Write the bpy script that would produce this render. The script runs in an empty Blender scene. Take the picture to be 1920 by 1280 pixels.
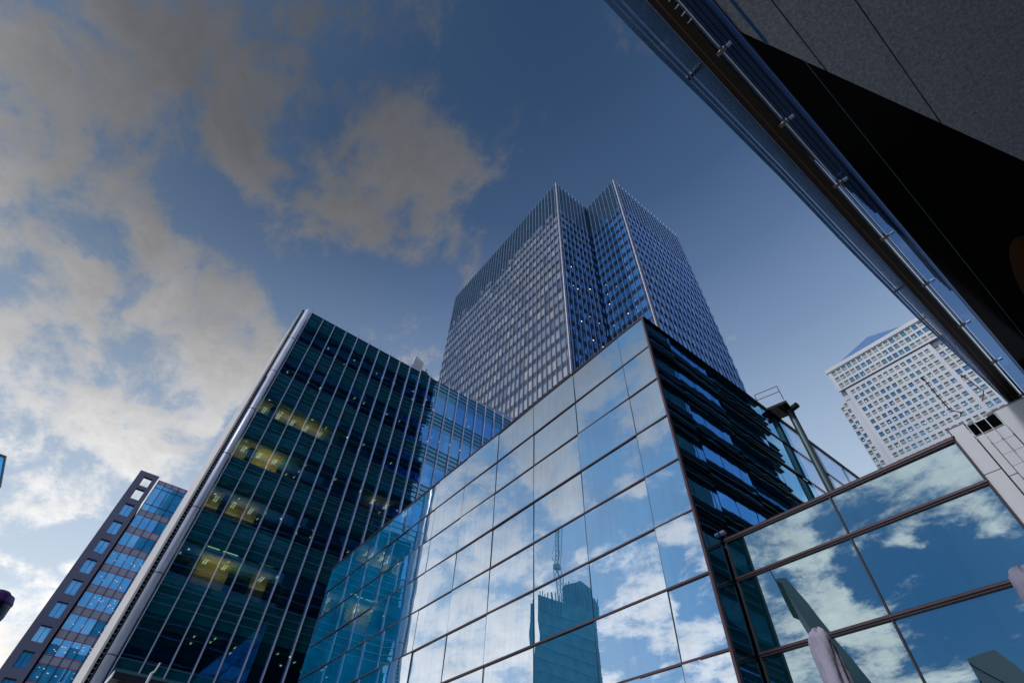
import bpy, math, random
from mathutils import Matrix, Vector
random.seed(7)
SC = bpy.context.scene
COL = SC.collection
# ------------------------------------------------------------------ camera
RT = Vector((0.78598, -0.61721, 0.03596)); UP = Vector((-0.48724, -0.58258, 0.65053)); FW = Vector((0.38057, 0.52882, 0.75863))
cam = bpy.data.cameras.new('camera'); camo = bpy.data.objects.new('camera', cam); COL.objects.link(camo)
camo.matrix_world = Matrix(((RT.x, UP.x, -FW.x, 0), (RT.y, UP.y, -FW.y, 0), (RT.z, UP.z, -FW.z, 0), (0, 0, 0, 1)))
cam.sensor_width = 36; cam.lens = 936.47*36/1920
cam.shift_x = 3.4/1920; cam.shift_y = 7.9/1920
cam.clip_start = 0.05; cam.clip_end = 5000
SC.camera = camo
# ------------------------------------------------------------------ world
SUN_AZ, SUN_EL = 185.0, 50.0            # degrees from +X counter-clockwise
BLOBS = [
  (-0.407, 0.45, 0.795, 587, 0.6), (-0.215, 0.319, 0.923, 270, 0.5), (-0.435, 0.489, 0.756, 1071, 0.5), (0.023, 0.17, 0.985, 571, 0.4), (-0.103, 0.521, 0.847, 995, 0.4),
  (-0.352, 0.715, 0.605, 1337, 0.8), (-0.291, 0.614, 0.734, 557, 0.5), (-0.239, 0.599, 0.764, 5203, 0.6), (-0.119, 0.652, 0.748, 1635, 0.8), (-0.087, 0.755, 0.65, 416, 0.7),
  (-0.16, 0.821, 0.548, 423, 0.7), (-0.425, 0.546, 0.722, 292, 0.6), (-0.394, 0.633, 0.667, 600, 0.6), (-0.301, 0.618, 0.726, 248, 0.8), (-0.377, 0.557, 0.74, 539, 0.7),
  (-0.331, 0.471, 0.818, 313, 0.7), (-0.275, 0.386, 0.88, 150, 0.6), (-0.207, 0.463, 0.862, 200, 0.8), (-0.208, 0.534, 0.82, 821, 0.8), (-0.156, 0.303, 0.94, 150, 0.4),
  (-0.024, 0.373, 0.928, 234, 0.6), (0.116, 0.358, 0.927, 424, 0.8), (0.036, 0.445, 0.895, 591, 0.6), (-0.008, 0.543, 0.84, 383, 0.8), (0.054, 0.536, 0.842, 1282, 0.5),
  (0.151, 0.537, 0.83, 1182, 0.7), (0.091, 0.097, 0.991, 807, 0.3), (-0.324, 0.72, 0.614, 684, 1), (-0.278, 0.74, 0.612, 1610, 0.8), (-0.362, 0.674, 0.644, 722, 0.5),
  (-0.236, 0.674, 0.7, 400, 0.8), (-0.115, 0.683, 0.721, 728, 0.9), (-0.073, 0.729, 0.681, 518, 1), (-0.124, 0.779, 0.615, 362, 1), (-0.26, 0.794, 0.55, 514, 1),
  (-0.241, 0.84, 0.486, 446, 1), (-0.141, 0.867, 0.479, 371, 1), (-0.053, 0.889, 0.454, 944, 1), (-0.033, 0.816, 0.577, 423, 1), (-0.159, 0.914, 0.373, 974, 0.9),
  (0.033, 0.763, 0.645, 929, 1), (-0.217, 0.775, 0.593, 4081, 0.8), (-0.058, 0.978, 0.202, 921, 1), (-0.033, 0.971, 0.238, 1053, 0.9), (-0.091, 0.84, 0.534, 490, 0.8),
  (-0.024, 0.867, 0.498, 840, 0.8), (0.527, 0.134, 0.839, 2607, 0.15), (-0.408, 0.473, 0.781, 3079, -0.6), (-0.276, 0.544, 0.792, 1702, -0.9), (-0.306, 0.512, 0.803, 2318, -0.4),
  (-0.143, 0.516, 0.845, 732, -0.7), (-0.191, 0.618, 0.763, 588, -1), (-0.293, 0.693, 0.659, 2460, -0.5), (-0.309, 0.763, 0.567, 1523, -1), (-0.222, 0.752, 0.62, 3971, -0.6),
  (0.309, 0.079, 0.948, 28, -1), (0.651, 0.067, 0.756, 35, -1.5), (0.457, 0.233, 0.859, 82, -1), (0.033, 0.66, 0.75, 259, -1.2), (0.145, 0.656, 0.741, 237, -1.2),
  (0.784, 0.227, 0.577, 49, -1.5), (-0.166, 0.892, 0.421, 1222, -0.8), (-0.075, 0.937, 0.34, 359, -0.9), (-0.133, 0.768, 0.626, 7567, -0.4), (0.03, 0.834, 0.552, 2918, -0.5),
  (0.065, 0.226, 0.972, 143, -0.8), (-0.154, 0.82, 0.551, 8693, -0.5), (0.183, 0.251, 0.95, 149, -0.8), (-0.733, 0.598, 0.323, 847, 1.7), (-0.761, 0.546, 0.35, 1194, 1.36),
  (-0.749, 0.503, 0.432, 1062, 1.19), (-0.569, 0.753, 0.33, 349, 1.7), (-0.457, 0.832, 0.315, 360, 1.53), (-0.468, 0.774, 0.427, 295, 1.19), (-0.348, 0.79, 0.505, 603, 1.69),
  (-0.476, 0.727, 0.495, 596, 1.52), (-0.545, 0.589, 0.597, 543, 1.52), (-0.54, 0.484, 0.689, 521, 1.18), (-0.644, 0.392, 0.658, 1297, 1.35), (-0.471, 0.565, 0.677, 286, 1.18),
  (-0.658, 0.507, 0.557, 1340, 1.18), (-0.79, 0.524, 0.318, 1301, 1.7), (-0.619, 0.345, 0.706, 825, 1.01), (-0.541, 0.789, 0.291, 1193, 1.19), (-0.792, 0.373, 0.484, 775, 0.51),
  (-0.846, 0.337, 0.412, 1327, 1.36), (-0.867, 0.301, 0.397, 1438, 1.19), (-0.866, 0.359, 0.349, 1028, 1.19), (-0.892, 0.318, 0.321, 1157, 1.7), (-0.843, 0.429, 0.323, 994, 1.36),
  (-0.869, 0.409, 0.279, 1124, 1.19), (-0.907, 0.318, 0.275, 1288, 1.7), (-0.876, 0.18, 0.448, 1102, 0.68), (-0.905, 0.11, 0.411, 1363, 1.19), (-0.885, 0.105, 0.453, 2782, 0.85),
  (-0.894, 0.208, 0.397, 10210, 1.19), (-0.65, 0.562, 0.512, 619, -1.19), (-0.6, 0.51, 0.617, 795, -0.68), (-0.77, 0.51, 0.385, 1787, -1.7), (-0.687, 0.585, 0.431, 995, -1.02),
  (-0.534, 0.731, 0.424, 1471, -0.85), (-0.727, 0.624, 0.288, 1990, -1.02), (-0.591, 0.614, 0.523, 1315, -0.51), (-0.504, 0.814, 0.289, 3306, -0.34), (-0.868, 0.32, 0.379, 3983, -1.02),
  (-0.889, 0.279, 0.363, 1118, -1.36), (-0.849, 0.374, 0.374, 2119, -1.19), (-0.909, 0.182, 0.376, 733, -1.53), (-0.93, 0.143, 0.338, 860, -1.53), (-0.943, 0.189, 0.272, 924, -1.36),
  (-0.86, 0.259, 0.441, 2178, -0.51),
]

W = bpy.data.worlds.new('World'); SC.world = W; W.use_nodes = True
nt = W.node_tree; nt.nodes.clear()
def N(t, **k):
    n = nt.nodes.new(t)
    for a, b in k.items(): setattr(n, a, b)
    return n
def M(op, a, b=None, c=None, clamp=False):
    n = N('ShaderNodeMath', operation=op); n.use_clamp = clamp
    for i, v in enumerate((a, b, c)):
        if v is None: continue
        if isinstance(v, (int, float)): n.inputs[i].default_value = v
        else: nt.links.new(v, n.inputs[i])
    return n.outputs[0]
def VM(op, a, b=None, s=None):
    n = N('ShaderNodeVectorMath', operation=op)
    for i, v in enumerate((a, b)):
        if v is None: continue
        if isinstance(v, (tuple, list)): n.inputs[i].default_value = v
        else: nt.links.new(v, n.inputs[i])
    if s is not None:
        if isinstance(s, (int, float)): n.inputs['Scale'].default_value = s
        else: nt.links.new(s, n.inputs['Scale'])
    return n.outputs['Value'] if op == 'DOT_PRODUCT' else n.outputs[0]
def ramp(fac, pts, interp='LINEAR'):
    n = N('ShaderNodeValToRGB'); r = n.color_ramp; r.interpolation = interp
    while len(r.elements) < len(pts): r.elements.new(0.5)
    for e, (p, c) in zip(r.elements, pts): e.position = p; e.color = (c[0], c[1], c[2], 1)
    nt.links.new(fac, n.inputs[0]); return n.outputs[0]
tc = N('ShaderNodeTexCoord'); d0 = VM('NORMALIZE', tc.outputs['Generated'])
sep = N('ShaderNodeSeparateXYZ'); nt.links.new(d0, sep.inputs[0])
el = M('DIVIDE', M('ARCSINE', M('MAXIMUM', sep.outputs[2], 0.0)), math.pi/2)
# cloud-layer coordinates: the direction carried up to a flat layer
inv = M('DIVIDE', 1.0, M('ADD', M('MAXIMUM', sep.outputs[2], 0.0), 0.25))
lay = VM('SCALE', d0, s=inv)
rot = N('ShaderNodeMapping'); rot.inputs['Rotation'].default_value = (0, 0, math.radians(35)); rot.inputs['Scale'].default_value = (1.0, 0.75, 1.0)
nt.links.new(lay, rot.inputs[0]); lay = rot.outputs[0]
def noise(vec, scale, detail=8, rough=0.55, dist=0.0, col=False):
    n = N('ShaderNodeTexNoise'); n.inputs['Scale'].default_value = scale; n.inputs['Detail'].default_value = detail
    n.inputs['Roughness'].default_value = rough; n.inputs['Distortion'].default_value = dist
    nt.links.new(vec, n.inputs['Vector']); return n.outputs['Color' if col else 'Fac']
wob = VM('SCALE', VM('SUBTRACT', noise(d0, 5.0, 5, 0.6, col=True), (0.5, 0.5, 0.5)), s=0.16)
dw = VM('NORMALIZE', VM('ADD', d0, wob))
acc = None
for bx, by, bz, k, w in BLOBS:
    e = M('EXPONENT', M('MULTIPLY_ADD', VM('DOT_PRODUCT', dw, (bx, by, bz)), float(k), -float(k)))
    acc = M('MULTIPLY', e, w) if acc is None else M('MULTIPLY_ADD', e, w, acc)
acc = M('MINIMUM', M('MAXIMUM', acc, -1.5), 1.0)
fb = noise(lay, 6.6, 15, 0.66, 0.2)
fb2 = noise(lay, 11.0, 8, 0.6, 0.1)
dens = M('ADD', M('MULTIPLY', M('SUBTRACT', fb, 0.5), 6.2), M('MULTIPLY', M('SUBTRACT', fb2, 0.5), 0.6))
dens = M('ADD', M('ADD', dens, M('MULTIPLY', acc, 0.62)), -0.12)
mr = N('ShaderNodeMapRange', interpolation_type='SMOOTHSTEP'); mr.inputs['From Min'].default_value = -0.50; mr.inputs['From Max'].default_value = 0.78
nt.links.new(dens, mr.inputs[0]); cov = M('MULTIPLY', mr.outputs[0], 0.93)
SKYB = [(0.0, (.72, .79, .88)), (0.15, (.64, .74, .84)), (0.27, (.46, .57, .71)), (0.40, (.29, .39, .54)), (0.50, (.165, .250, .405)), (0.60, (.088, .150, .278)), (0.70, (.046, .092, .190)), (0.83, (.028, .064, .140)), (1.0, (.016, .045, .108))]
CLDB = [(0.0, (1.05, .99, .92)), (0.13, (.98, .94, .89)), (0.22, (.98, .94, .90)), (0.31, (.82, .80, .785)), (0.40, (.60, .585, .575)), (0.50, (.39, .38, .375)), (0.62, (.20, .197, .198)), (0.8, (.112, .115, .125)), (1.0, (.075, .08, .09))]
blue = ramp(el, SKYB); cl = ramp(el, CLDB)
shade = noise(lay, 6.5, 8, 0.6, 0.3)
sm = N('ShaderNodeMapRange'); sm.inputs['From Min'].default_value = 0.35; sm.inputs['From Max'].default_value = 0.65; sm.inputs['To Min'].default_value = 0.80; sm.inputs['To Max'].default_value = 1.12
nt.links.new(shade, sm.inputs[0])
thick = N('ShaderNodeMapRange'); thick.inputs['From Min'].default_value = 0.2; thick.inputs['From Max'].default_value = 1.3; thick.inputs['To Min'].default_value = 1.10; thick.inputs['To Max'].default_value = 0.90
nt.links.new(dens, thick.inputs[0])
cl = VM('SCALE', cl, s=M('MULTIPLY', sm.outputs[0], thick.outputs[0]))
mx = N('ShaderNodeMix', data_type='RGBA'); bdot = M('MAXIMUM', VM('DOT_PRODUCT', d0, (-0.92, 0.21, 0.33)), 0.0)
da_ = N('ShaderNodeMix', data_type='RGBA'); nt.links.new(M('MULTIPLY', M('POWER', bdot, 3.5), 0.9, clamp=True), da_.inputs[0]); nt.links.new(blue, da_.inputs[6]); da_.inputs[7].default_value = (.20, .36, .60, 1)
db_ = N('ShaderNodeMix', data_type='RGBA'); nt.links.new(M('MULTIPLY', M('POWER', bdot, 16.0), 0.9, clamp=True), db_.inputs[0]); nt.links.new(da_.outputs[2], db_.inputs[6]); db_.inputs[7].default_value = (.012, .10, .27, 1)
nt.links.new(cov, mx.inputs[0]); nt.links.new(db_.outputs[2], mx.inputs[6]); nt.links.new(cl, mx.inputs[7])
# the north-west side of the sky is darker
az = M('MAXIMUM', VM('DOT_PRODUCT', d0, (-0.32, 0.56, 0.77)), 0.0)
dk = M('SUBTRACT', 1.0, M('MULTIPLY', M('POWER', az, 9.0), 0.46))
skyc = VM('SCALE', mx.outputs[2], s=dk)
ns = N('ShaderNodeTexSky'); ns.sky_type = 'NISHITA'; ns.sun_disc = False
ns.sun_elevation = math.radians(SUN_EL); ns.sun_rotation = math.radians(90.0-SUN_AZ)
bg1 = N('ShaderNodeBackground'); nt.links.new(skyc, bg1.inputs[0]); bg1.inputs[1].default_value = 1.08
bg2 = N('ShaderNodeBackground'); nt.links.new(ns.outputs[0], bg2.inputs[0]); bg2.inputs[1].default_value = 0.004
ad = N('ShaderNodeAddShader'); nt.links.new(bg1.outputs[0], ad.inputs[0]); nt.links.new(bg2.outputs[0], ad.inputs[1])
wo = N('ShaderNodeOutputWorld'); nt.links.new(ad.outputs[0], wo.inputs[0])
W.cycles.sampling_method = 'MANUAL'; W.cycles.sample_map_resolution = 512
# ------------------------------------------------------------------ sun
sl = bpy.data.lights.new('sun', 'SUN'); sl.energy = 2.3; sl.angle = math.radians(10); sl.color = (1.0, .95, .89)
so = bpy.data.objects.new('sun', sl); COL.objects.link(so)
sd = Vector((math.cos(math.radians(SUN_AZ))*math.cos(math.radians(SUN_EL)), math.sin(math.radians(SUN_AZ))*math.cos(math.radians(SUN_EL)), math.sin(math.radians(SUN_EL))))
so.rotation_euler = sd.to_track_quat('Z', 'Y').to_euler()
SC.view_settings.view_transform = 'Standard'; SC.view_settings.look = 'None'; SC.view_settings.exposure = 0; SC.view_settings.gamma = 1
SC.cycles.max_bounces = 8; SC.cycles.glossy_bounces = 5; SC.cycles.transparent_max_bounces = 16; SC.cycles.diffuse_bounces = 2
# ------------------------------------------------------------------ materials
MATS = {}
def mat(name, rgb=(.5, .5, .5), rough=.5, metal=0.0, var=.12, vscale=.6, bump=0.0, bscale=8.0, spec=.5, emis=None, estr=0):
    if name in MATS: return MATS[name]
    m = bpy.data.materials.new(name); m.use_nodes = True; t = m.node_tree; b = t.nodes['Principled BSDF']
    b.inputs['Roughness'].default_value = rough; b.inputs['Metallic'].default_value = metal; b.inputs['Specular IOR Level'].default_value = spec
    g = t.nodes.new('ShaderNodeNewGeometry'); n = t.nodes.new('ShaderNodeTexNoise'); n.inputs['Scale'].default_value = vscale; n.inputs['Detail'].default_value = 6
    t.links.new(g.outputs['Position'], n.inputs['Vector'])
    r = t.nodes.new('ShaderNodeValToRGB'); r.color_ramp.elements[0].position = .3; r.color_ramp.elements[1].position = .7
    r.color_ramp.elements[0].color = tuple(c*(1-var) for c in rgb)+(1,); r.color_ramp.elements[1].color = tuple(min(1, c*(1+var)) for c in rgb)+(1,)
    t.links.new(n.outputs['Fac'], r.inputs[0]); t.links.new(r.outputs[0], b.inputs['Base Color'])
    if bump:
        n2 = t.nodes.new('ShaderNodeTexNoise'); n2.inputs['Scale'].default_value = bscale; n2.inputs['Detail'].default_value = 5; t.links.new(g.outputs['Position'], n2.inputs['Vector'])
        bp = t.nodes.new('ShaderNodeBump'); bp.inputs['Strength'].default_value = 1; bp.inputs['Distance'].default_value = bump
        t.links.new(n2.outputs['Fac'], bp.inputs['Height']); t.links.new(bp.outputs[0], b.inputs['Normal'])
    if emis:
        b.inputs['Emission Color'].default_value = emis+(1,); b.inputs['Emission Strength'].default_value = estr
    MATS[name] = m; return m
def glass(name, body, tint, refl=.7, clear=0.0, cleartint=(.8, .9, .95), wave=.004, wscale=.35, grazing=.9, streak=0.0, bodyvar=.2):
    """Coated facade glass: dark body colour, mirror coating with slight waviness, optional see-through share."""
    if name in MATS: return MATS[name]
    m = bpy.data.materials.new(name); m.use_nodes = True; t = m.node_tree; t.nodes.clear(); L = t.links.new
    g = t.nodes.new('ShaderNodeNewGeometry')
    n = t.nodes.new('ShaderNodeTexNoise'); n.inputs['Scale'].default_value = wscale; n.inputs['Detail'].default_value = 2; L(g.outputs['Position'], n.inputs['Vector'])
    bp = t.nodes.new('ShaderNodeBump'); bp.inputs['Distance'].default_value = wave; bp.inputs['Strength'].default_value = 1; L(n.outputs['Fac'], bp.inputs['Height'])
    gl = t.nodes.new('ShaderNodeBsdfGlossy'); gl.inputs['Roughness'].default_value = 0.0; gl.inputs['Color'].default_value = tint+(1,); L(bp.outputs[0], gl.inputs['Normal'])
    df = t.nodes.new('ShaderNodeBsdfDiffuse')
    n2 = t.nodes.new('ShaderNodeTexNoise'); n2.inputs['Scale'].default_value = .5; n2.inputs['Detail'].default_value = 4; L(g.outputs['Position'], n2.inputs['Vector'])
    r = t.nodes.new('ShaderNodeValToRGB'); r.color_ramp.elements[0].position = .35; r.color_ramp.elements[1].position = .65
    r.color_ramp.elements[0].color = tuple(c*(1-bodyvar) for c in body)+(1,); r.color_ramp.elements[1].color = tuple(min(1, c*(1+bodyvar)) for c in body)+(1,)
    L(n2.outputs['Fac'], r.inputs[0]); L(r.outputs[0], df.inputs['Color'])
    base = df.outputs[0]
    if clear:
        tr = t.nodes.new('ShaderNodeBsdfTransparent'); tr.inputs['Color'].default_value = cleartint+(1,)
        ms = t.nodes.new('ShaderNodeMixShader'); ms.inputs[0].default_value = clear; L(df.outputs[0], ms.inputs[1]); L(tr.outputs[0], ms.inputs[2]); base = ms.outputs[0]
    lw = t.nodes.new('ShaderNodeLayerWeight'); lw.inputs['Blend'].default_value = .35
    mp = t.nodes.new('ShaderNodeMapRange'); mp.inputs['To Min'].default_value = refl; mp.inputs['To Max'].default_value = grazing; L(lw.outputs['Facing'], mp.inputs[0])
    vs = t.nodes.new('ShaderNodeVectorMath'); vs.operation = 'MULTIPLY'; vs.inputs[1].default_value = (2.2, 2.2, .22); L(g.outputs['Position'], vs.inputs[0])
    n3 = t.nodes.new('ShaderNodeTexNoise'); n3.inputs['Scale'].default_value = 1.6; n3.inputs['Detail'].default_value = 5; L(vs.outputs[0], n3.inputs['Vector'])
    m3 = t.nodes.new('ShaderNodeMapRange'); m3.inputs['From Min'].default_value = .3; m3.inputs['From Max'].default_value = .7; m3.inputs['To Min'].default_value = .90; m3.inputs['To Max'].default_value = 1.0; L(n3.outputs['Fac'], m3.inputs[0])
    mu = t.nodes.new('ShaderNodeMath'); mu.operation = 'MULTIPLY'; L(mp.outputs[0], mu.inputs[0]); L(m3.outputs[0], mu.inputs[1])
    mm = t.nodes.new('ShaderNodeMixShader'); L(mu.outputs[0], mm.inputs[0]); L(base, mm.inputs[1]); L(gl.outputs[0], mm.inputs[2])
    o = t.nodes.new('ShaderNodeOutputMaterial'); L(mm.outputs[0], o.inputs[0])
    MATS[name] = m; return m
G_FRONT = glass('front_glass', (.0, .28, .66), (.90, .95, 1.0), refl=.74, wave=.005, wscale=.42, grazing=.86)
G_RIGHT = glass('side_glass', (.0, .035, .06), (.66, .85, .92), refl=.64, wave=.004, wscale=.35, grazing=.8)
G_DARK = glass('return_glass', (.0, .035, .05), (.32, .68, 1.0), refl=.66, wave=.0028, wscale=.6, grazing=.85)
G_SCREEN = glass('screen_glass', (.1, .16, .3), (.8, .9, 1), refl=.08, clear=.88, cleartint=(.80, .88, 1.0), grazing=.3)
G_OFF = glass('office_glass', (.0, .07, .11), (.16, .46, 1.0), refl=.46, clear=.94, cleartint=(.70, .88, .84), wave=.002, wscale=.7, grazing=.8)
G_OFFSP = glass('office_spandrel', (.0, .085, .12), (.2, .5, .9), refl=.35, wave=.006, grazing=.6)
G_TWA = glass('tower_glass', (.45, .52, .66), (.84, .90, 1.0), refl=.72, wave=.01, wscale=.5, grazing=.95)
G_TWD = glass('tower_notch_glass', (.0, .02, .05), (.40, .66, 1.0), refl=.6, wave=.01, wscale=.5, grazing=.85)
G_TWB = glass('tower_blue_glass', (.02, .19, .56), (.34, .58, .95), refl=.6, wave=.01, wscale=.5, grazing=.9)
G_FAR = glass('slab_glass', (.04, .40, 1.0), (.22, .52, 1.0), refl=.3, wave=.003, wscale=.4, grazing=.6)
G_FARSP = mat('slab_spandrel', (.26, .32, .48), .35, var=.15)
G_CANOPY = glass('canopy_glass', (.05, .07, .12), (.6, .75, 1), refl=.06, clear=.9, cleartint=(.55, .68, .85), grazing=.25)
G_LOUV = glass('louvred_tower_glass', (.0, .06, .14), (.35, .62, 1.0), refl=.75, wave=.01, grazing=.9)
STEEL = mat('silver_metal', (.34, .40, .58), .35, .6)
STEELD = mat('dark_frame_metal', (.03, .026, .04), .5, .2)
PINK = mat('bronze_transom', (.12, .075, .09), .35, .6, var=.2)
WHITE = mat('white_cladding', (.66, .70, .80), .5, var=.08)
STONEW = mat('pale_tower_panel', (.38, .42, .51), .5, var=.08, vscale=.05)
DARK = mat('interior_dark', (.012, .014, .018), .7)
BLACK = mat('black_polish', (.004, .004, .005), .12, var=.1, spec=.3)
BROWN = mat('brown_beam_metal', (.016, .009, .006), .5, .1)
CEIL = mat('office_ceiling', (.22, .62, .66), .8)
CEILW = mat('office_ceiling_warm_lit', (.66, .54, .30), .8)  # warm lamplight is put into this colour
BLIND = mat('blind_fabric', (.05, .42, .48), .8, bump=.01, bscale=5)
LUM = mat('luminaire', (.9, .9, .8), .5, emis=(1.0, .90, .62), estr=1.3)
LUMW = mat('downlight', (.9, .9, .8), .5, emis=(1.0, .72, .45), estr=2.5)
# ------------------------------------------------------------------ mesh helpers
class MB:
    def __init__(s): s.v = []; s.f = []
    def q(s, *p):
        i = len(s.v); s.v += [tuple(x) for x in p]; s.f.append(tuple(range(i, i+len(p)))); return s
    def box(s, x0, x1, y0, y1, z0, z1):
        x0, x1 = sorted((x0, x1)); y0, y1 = sorted((y0, y1)); z0, z1 = sorted((z0, z1))
        i = len(s.v); s.v += [(x0, y0, z0), (x1, y0, z0), (x1, y1, z0), (x0, y1, z0), (x0, y0, z1), (x1, y0, z1), (x1, y1, z1), (x0, y1, z1)]
        for f in ((0, 3, 2, 1), (4, 5, 6, 7), (0, 1, 5, 4), (1, 2, 6, 5), (2, 3, 7, 6), (3, 0, 4, 7)): s.f.append(tuple(i+k for k in f))
        return s
    def hexa(s, p):      # 8 points: bottom ring, top ring
        i = len(s.v); s.v += [tuple(x) for x in p]
        for f in ((0, 3, 2, 1), (4, 5, 6, 7), (0, 1, 5, 4), (1, 2, 6, 5), (2, 3, 7, 6), (3, 0, 4, 7)): s.f.append(tuple(i+k for k in f))
        return s
    def tube(s, a, b, r, r2=None, n=10):
        a = Vector(a); b = Vector(b); r2 = r if r2 is None else r2
        d = (b-a).normalized(); u = d.orthogonal().normalized(); w = d.cross(u); i = len(s.v)
        for c, rr in ((a, r), (b, r2)):
            for k in range(n):
                t = 2*math.pi*k/n; s.v.append(tuple(c+(u*math.cos(t)+w*math.sin(t))*rr))
        for k in range(n): s.f.append((i+k, i+(k+1) % n, i+n+(k+1) % n, i+n+k))
        s.f.append(tuple(i+k for k in reversed(range(n)))); s.f.append(tuple(i+n+k for k in range(n)))
        return s
    def lathe(s, c, prof, n=20):     # prof: (r, z, wobble)
        i = len(s.v)
        for r, z in prof:
            for k in range(n):
                t = 2*math.pi*k/n; s.v.append((c[0]+r*math.cos(t), c[1]+r*math.sin(t), c[2]+z))
        for j in range(len(prof)-1):
            for k in range(n): s.f.append((i+j*n+k, i+j*n+(k+1) % n, i+(j+1)*n+(k+1) % n, i+(j+1)*n+k))
        s.f.append(tuple(i+k for k in reversed(range(n)))); s.f.append(tuple(i+(len(prof)-1)*n+k for k in range(n)))
        return s
    def ngon_prism(s, pts, off):
        i = len(s.v); n = len(pts); o = Vector(off)
        s.v += [tuple(p) for p in pts]+[tuple(Vector(p)+o) for p in pts]
        s.f.append(tuple(i+k for k in range(n))); s.f.append(tuple(i+n+k for k in reversed(range(n))))
        for k in range(n): s.f.append((i+k, i+n+k, i+n+(k+1) % n, i+(k+1) % n))
        return s
    def build(s, name, m, parent=None, smooth=False, kind=None):
        if not s.v: return None
        b = Vector((0, 0, 0))
        p = parent
        while p is not None: b += p.location; p = p.parent
        if parent is None: b = Vector((0, 0, 0))
        me = bpy.data.meshes.new(name); me.from_pydata([(x-b.x, y-b.y, z-b.z) for x, y, z in s.v], [], s.f); me.update()
        if smooth: me.polygons.foreach_set('use_smooth', [True]*len(me.polygons))
        me.materials.append(m)
        o = bpy.data.objects.new(name, me); COL.objects.link(o); o.parent = parent
        if kind: o['kind'] = kind
        return o
def thing(name, label, cat, loc, group=None):
    o = bpy.data.objects.new(name, None); o.empty_display_size = .5; COL.objects.link(o); o.location = loc
    o['label'] = label; o['category'] = cat
    if group: o['group'] = group
    return o
def px(p):
    p = Vector(p); z = p.dot(FW)
    if z <= 0.01: return (-9999, -9999)
    return (956.6+936.47*p.dot(RT)/z, 647.9-936.47*p.dot(UP)/z)
def area(q):
    P = [px(p) for p in q]
    if any(a < -300 or a > 2220 or b < -300 or b > 1580 for a, b in P): return 0
    return abs(sum(P[i][0]*P[(i+1) % len(P)][1]-P[(i+1) % len(P)][0]*P[i][1] for i in range(len(P))))/2
def cells(name, items, parent, limit=100, vis=None):
    """items: (corner quad, MB, material). The largest in view become parts, the rest one mesh per material."""
    sc = []
    for k, (q, mb, m) in enumerate(items):
        a = area(q); c = px([sum(p[i] for p in q)/len(q) for i in range(3)])
        if vis and not vis(*c): a *= 1e-4
        if not (0 <= c[0] <= 1920 and 0 <= c[1] <= 1280): a *= 1e-3
        sc.append((-a, k))
    sc.sort(); rest = {}
    for r, (a, k) in enumerate(sc):
        q, mb, m = items[k]
        if r < limit: mb.build(name, m, parent)
        else:
            R = rest.setdefault(m.name, (MB(), m)); i = len(R[0].v); R[0].v += mb.v; R[0].f += [tuple(i+j for j in f) for f in mb.f]
    for R, m in rest.values(): R.build(name, m, parent, kind='stuff')
def panelX(x, y0, y1, z0, z1, th=.03, tilt=.0, sgn=-1):
    """glass sheet facing -X with a tiny random tilt; returns (quad, MB)"""
    a, b = random.uniform(-tilt, tilt), random.uniform(-tilt, tilt)
    q = [(x+a*0+0, y0, z0), (x+a, y1, z0), (x+a+b, y1, z1), (x+b, y0, z1)]
    m = MB(); m.hexa([q[0], (q[0][0]+th, y0, z0), (q[1][0]+th, y1, z0), q[1], q[3], (q[3][0]+th, y0, z1), (q[2][0]+th, y1, z1), q[2]])
    return q, m
def panelY(y, x0, x1, z0, z1, th=.03, tilt=.0):
    a, b = random.uniform(-tilt, tilt), random.uniform(-tilt, tilt)
    q = [(x0, y, z0), (x1, y+a, z0), (x1, y+a+b, z1), (x0, y+b, z1)]
    m = MB(); m.hexa([q[0], q[1], (x1, q[1][1]+th, z0), (x0, y+th, z0), q[3], q[2], (x1, q[2][1]+th, z1), (x0, q[3][1]+th, z1)])
    return q, m
GZ = -1.6
# ================================================================== setting
PAVE = mat('paving_stone', (.34, .33, .31), .7, vscale=.8, var=.25, bump=.01, bscale=3)
o = MB().q((-3000, -3000, GZ), (3000, -3000, GZ), (3000, 3000, GZ), (-3000, 3000, GZ)).build('ground', PAVE); o['kind'] = 'structure'
# ================================================================== front glass building (corner at 12.5, 7.44)
FX, FY, FT = 12.5, 7.44, 17.9
fb_ = thing('glass_pavilion', 'low building with long sky-mirroring glass wall and dark return face meeting at sharp corner', 'building', (FX, FY, GZ))
ROW = [FT-1.894*k for k in range(0, 10)]+[GZ]
CY = [FY, 8.94]+[8.94+3.01*k for k in range(1, 11)]+[39.5]
its = []
for i in range(len(CY)-1):
    if CY[i+1]-CY[i] < .3: continue
    for j in range(len(ROW)-1):
        q, m = panelX(FX, CY[i]+.012, CY[i+1]-.012, ROW[j+1]+.012, ROW[j]-.012, tilt=.02)
        its.append((q, m, G_FRONT))
cells('glass_panel', its, fb_)
for z in ROW[:-1]:
    MB().box(FX-.035, FX-.002, FY+.02, 39.5, z-.028, z+.028).build('transom', PINK, fb_)
    MB().box(FX-.02, FX-.004, FY+.02, 39.5, z-.052, z-.030).build('transom_gasket', BLACK, fb_)
for y in CY[1:]:
    MB().box(FX-.012, FX-.003, y-.014, y+.014, GZ, FT-.03).build('joint_strip', STEELD, fb_)
MB().box(FX-.06, FX+.06, FY-.06, FY+.02, GZ, FT+.05).build('corner_post', PINK, fb_)
MB().box(FX-.05, FX+.25, FY+.03, 39.55, FT+.03, FT+.09).build('coping', STEELD, fb_)
MB().box(FX+.25, 22.9, FY+.2, 39.4, GZ, FT-.1).build('body', DARK, fb_)
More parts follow.
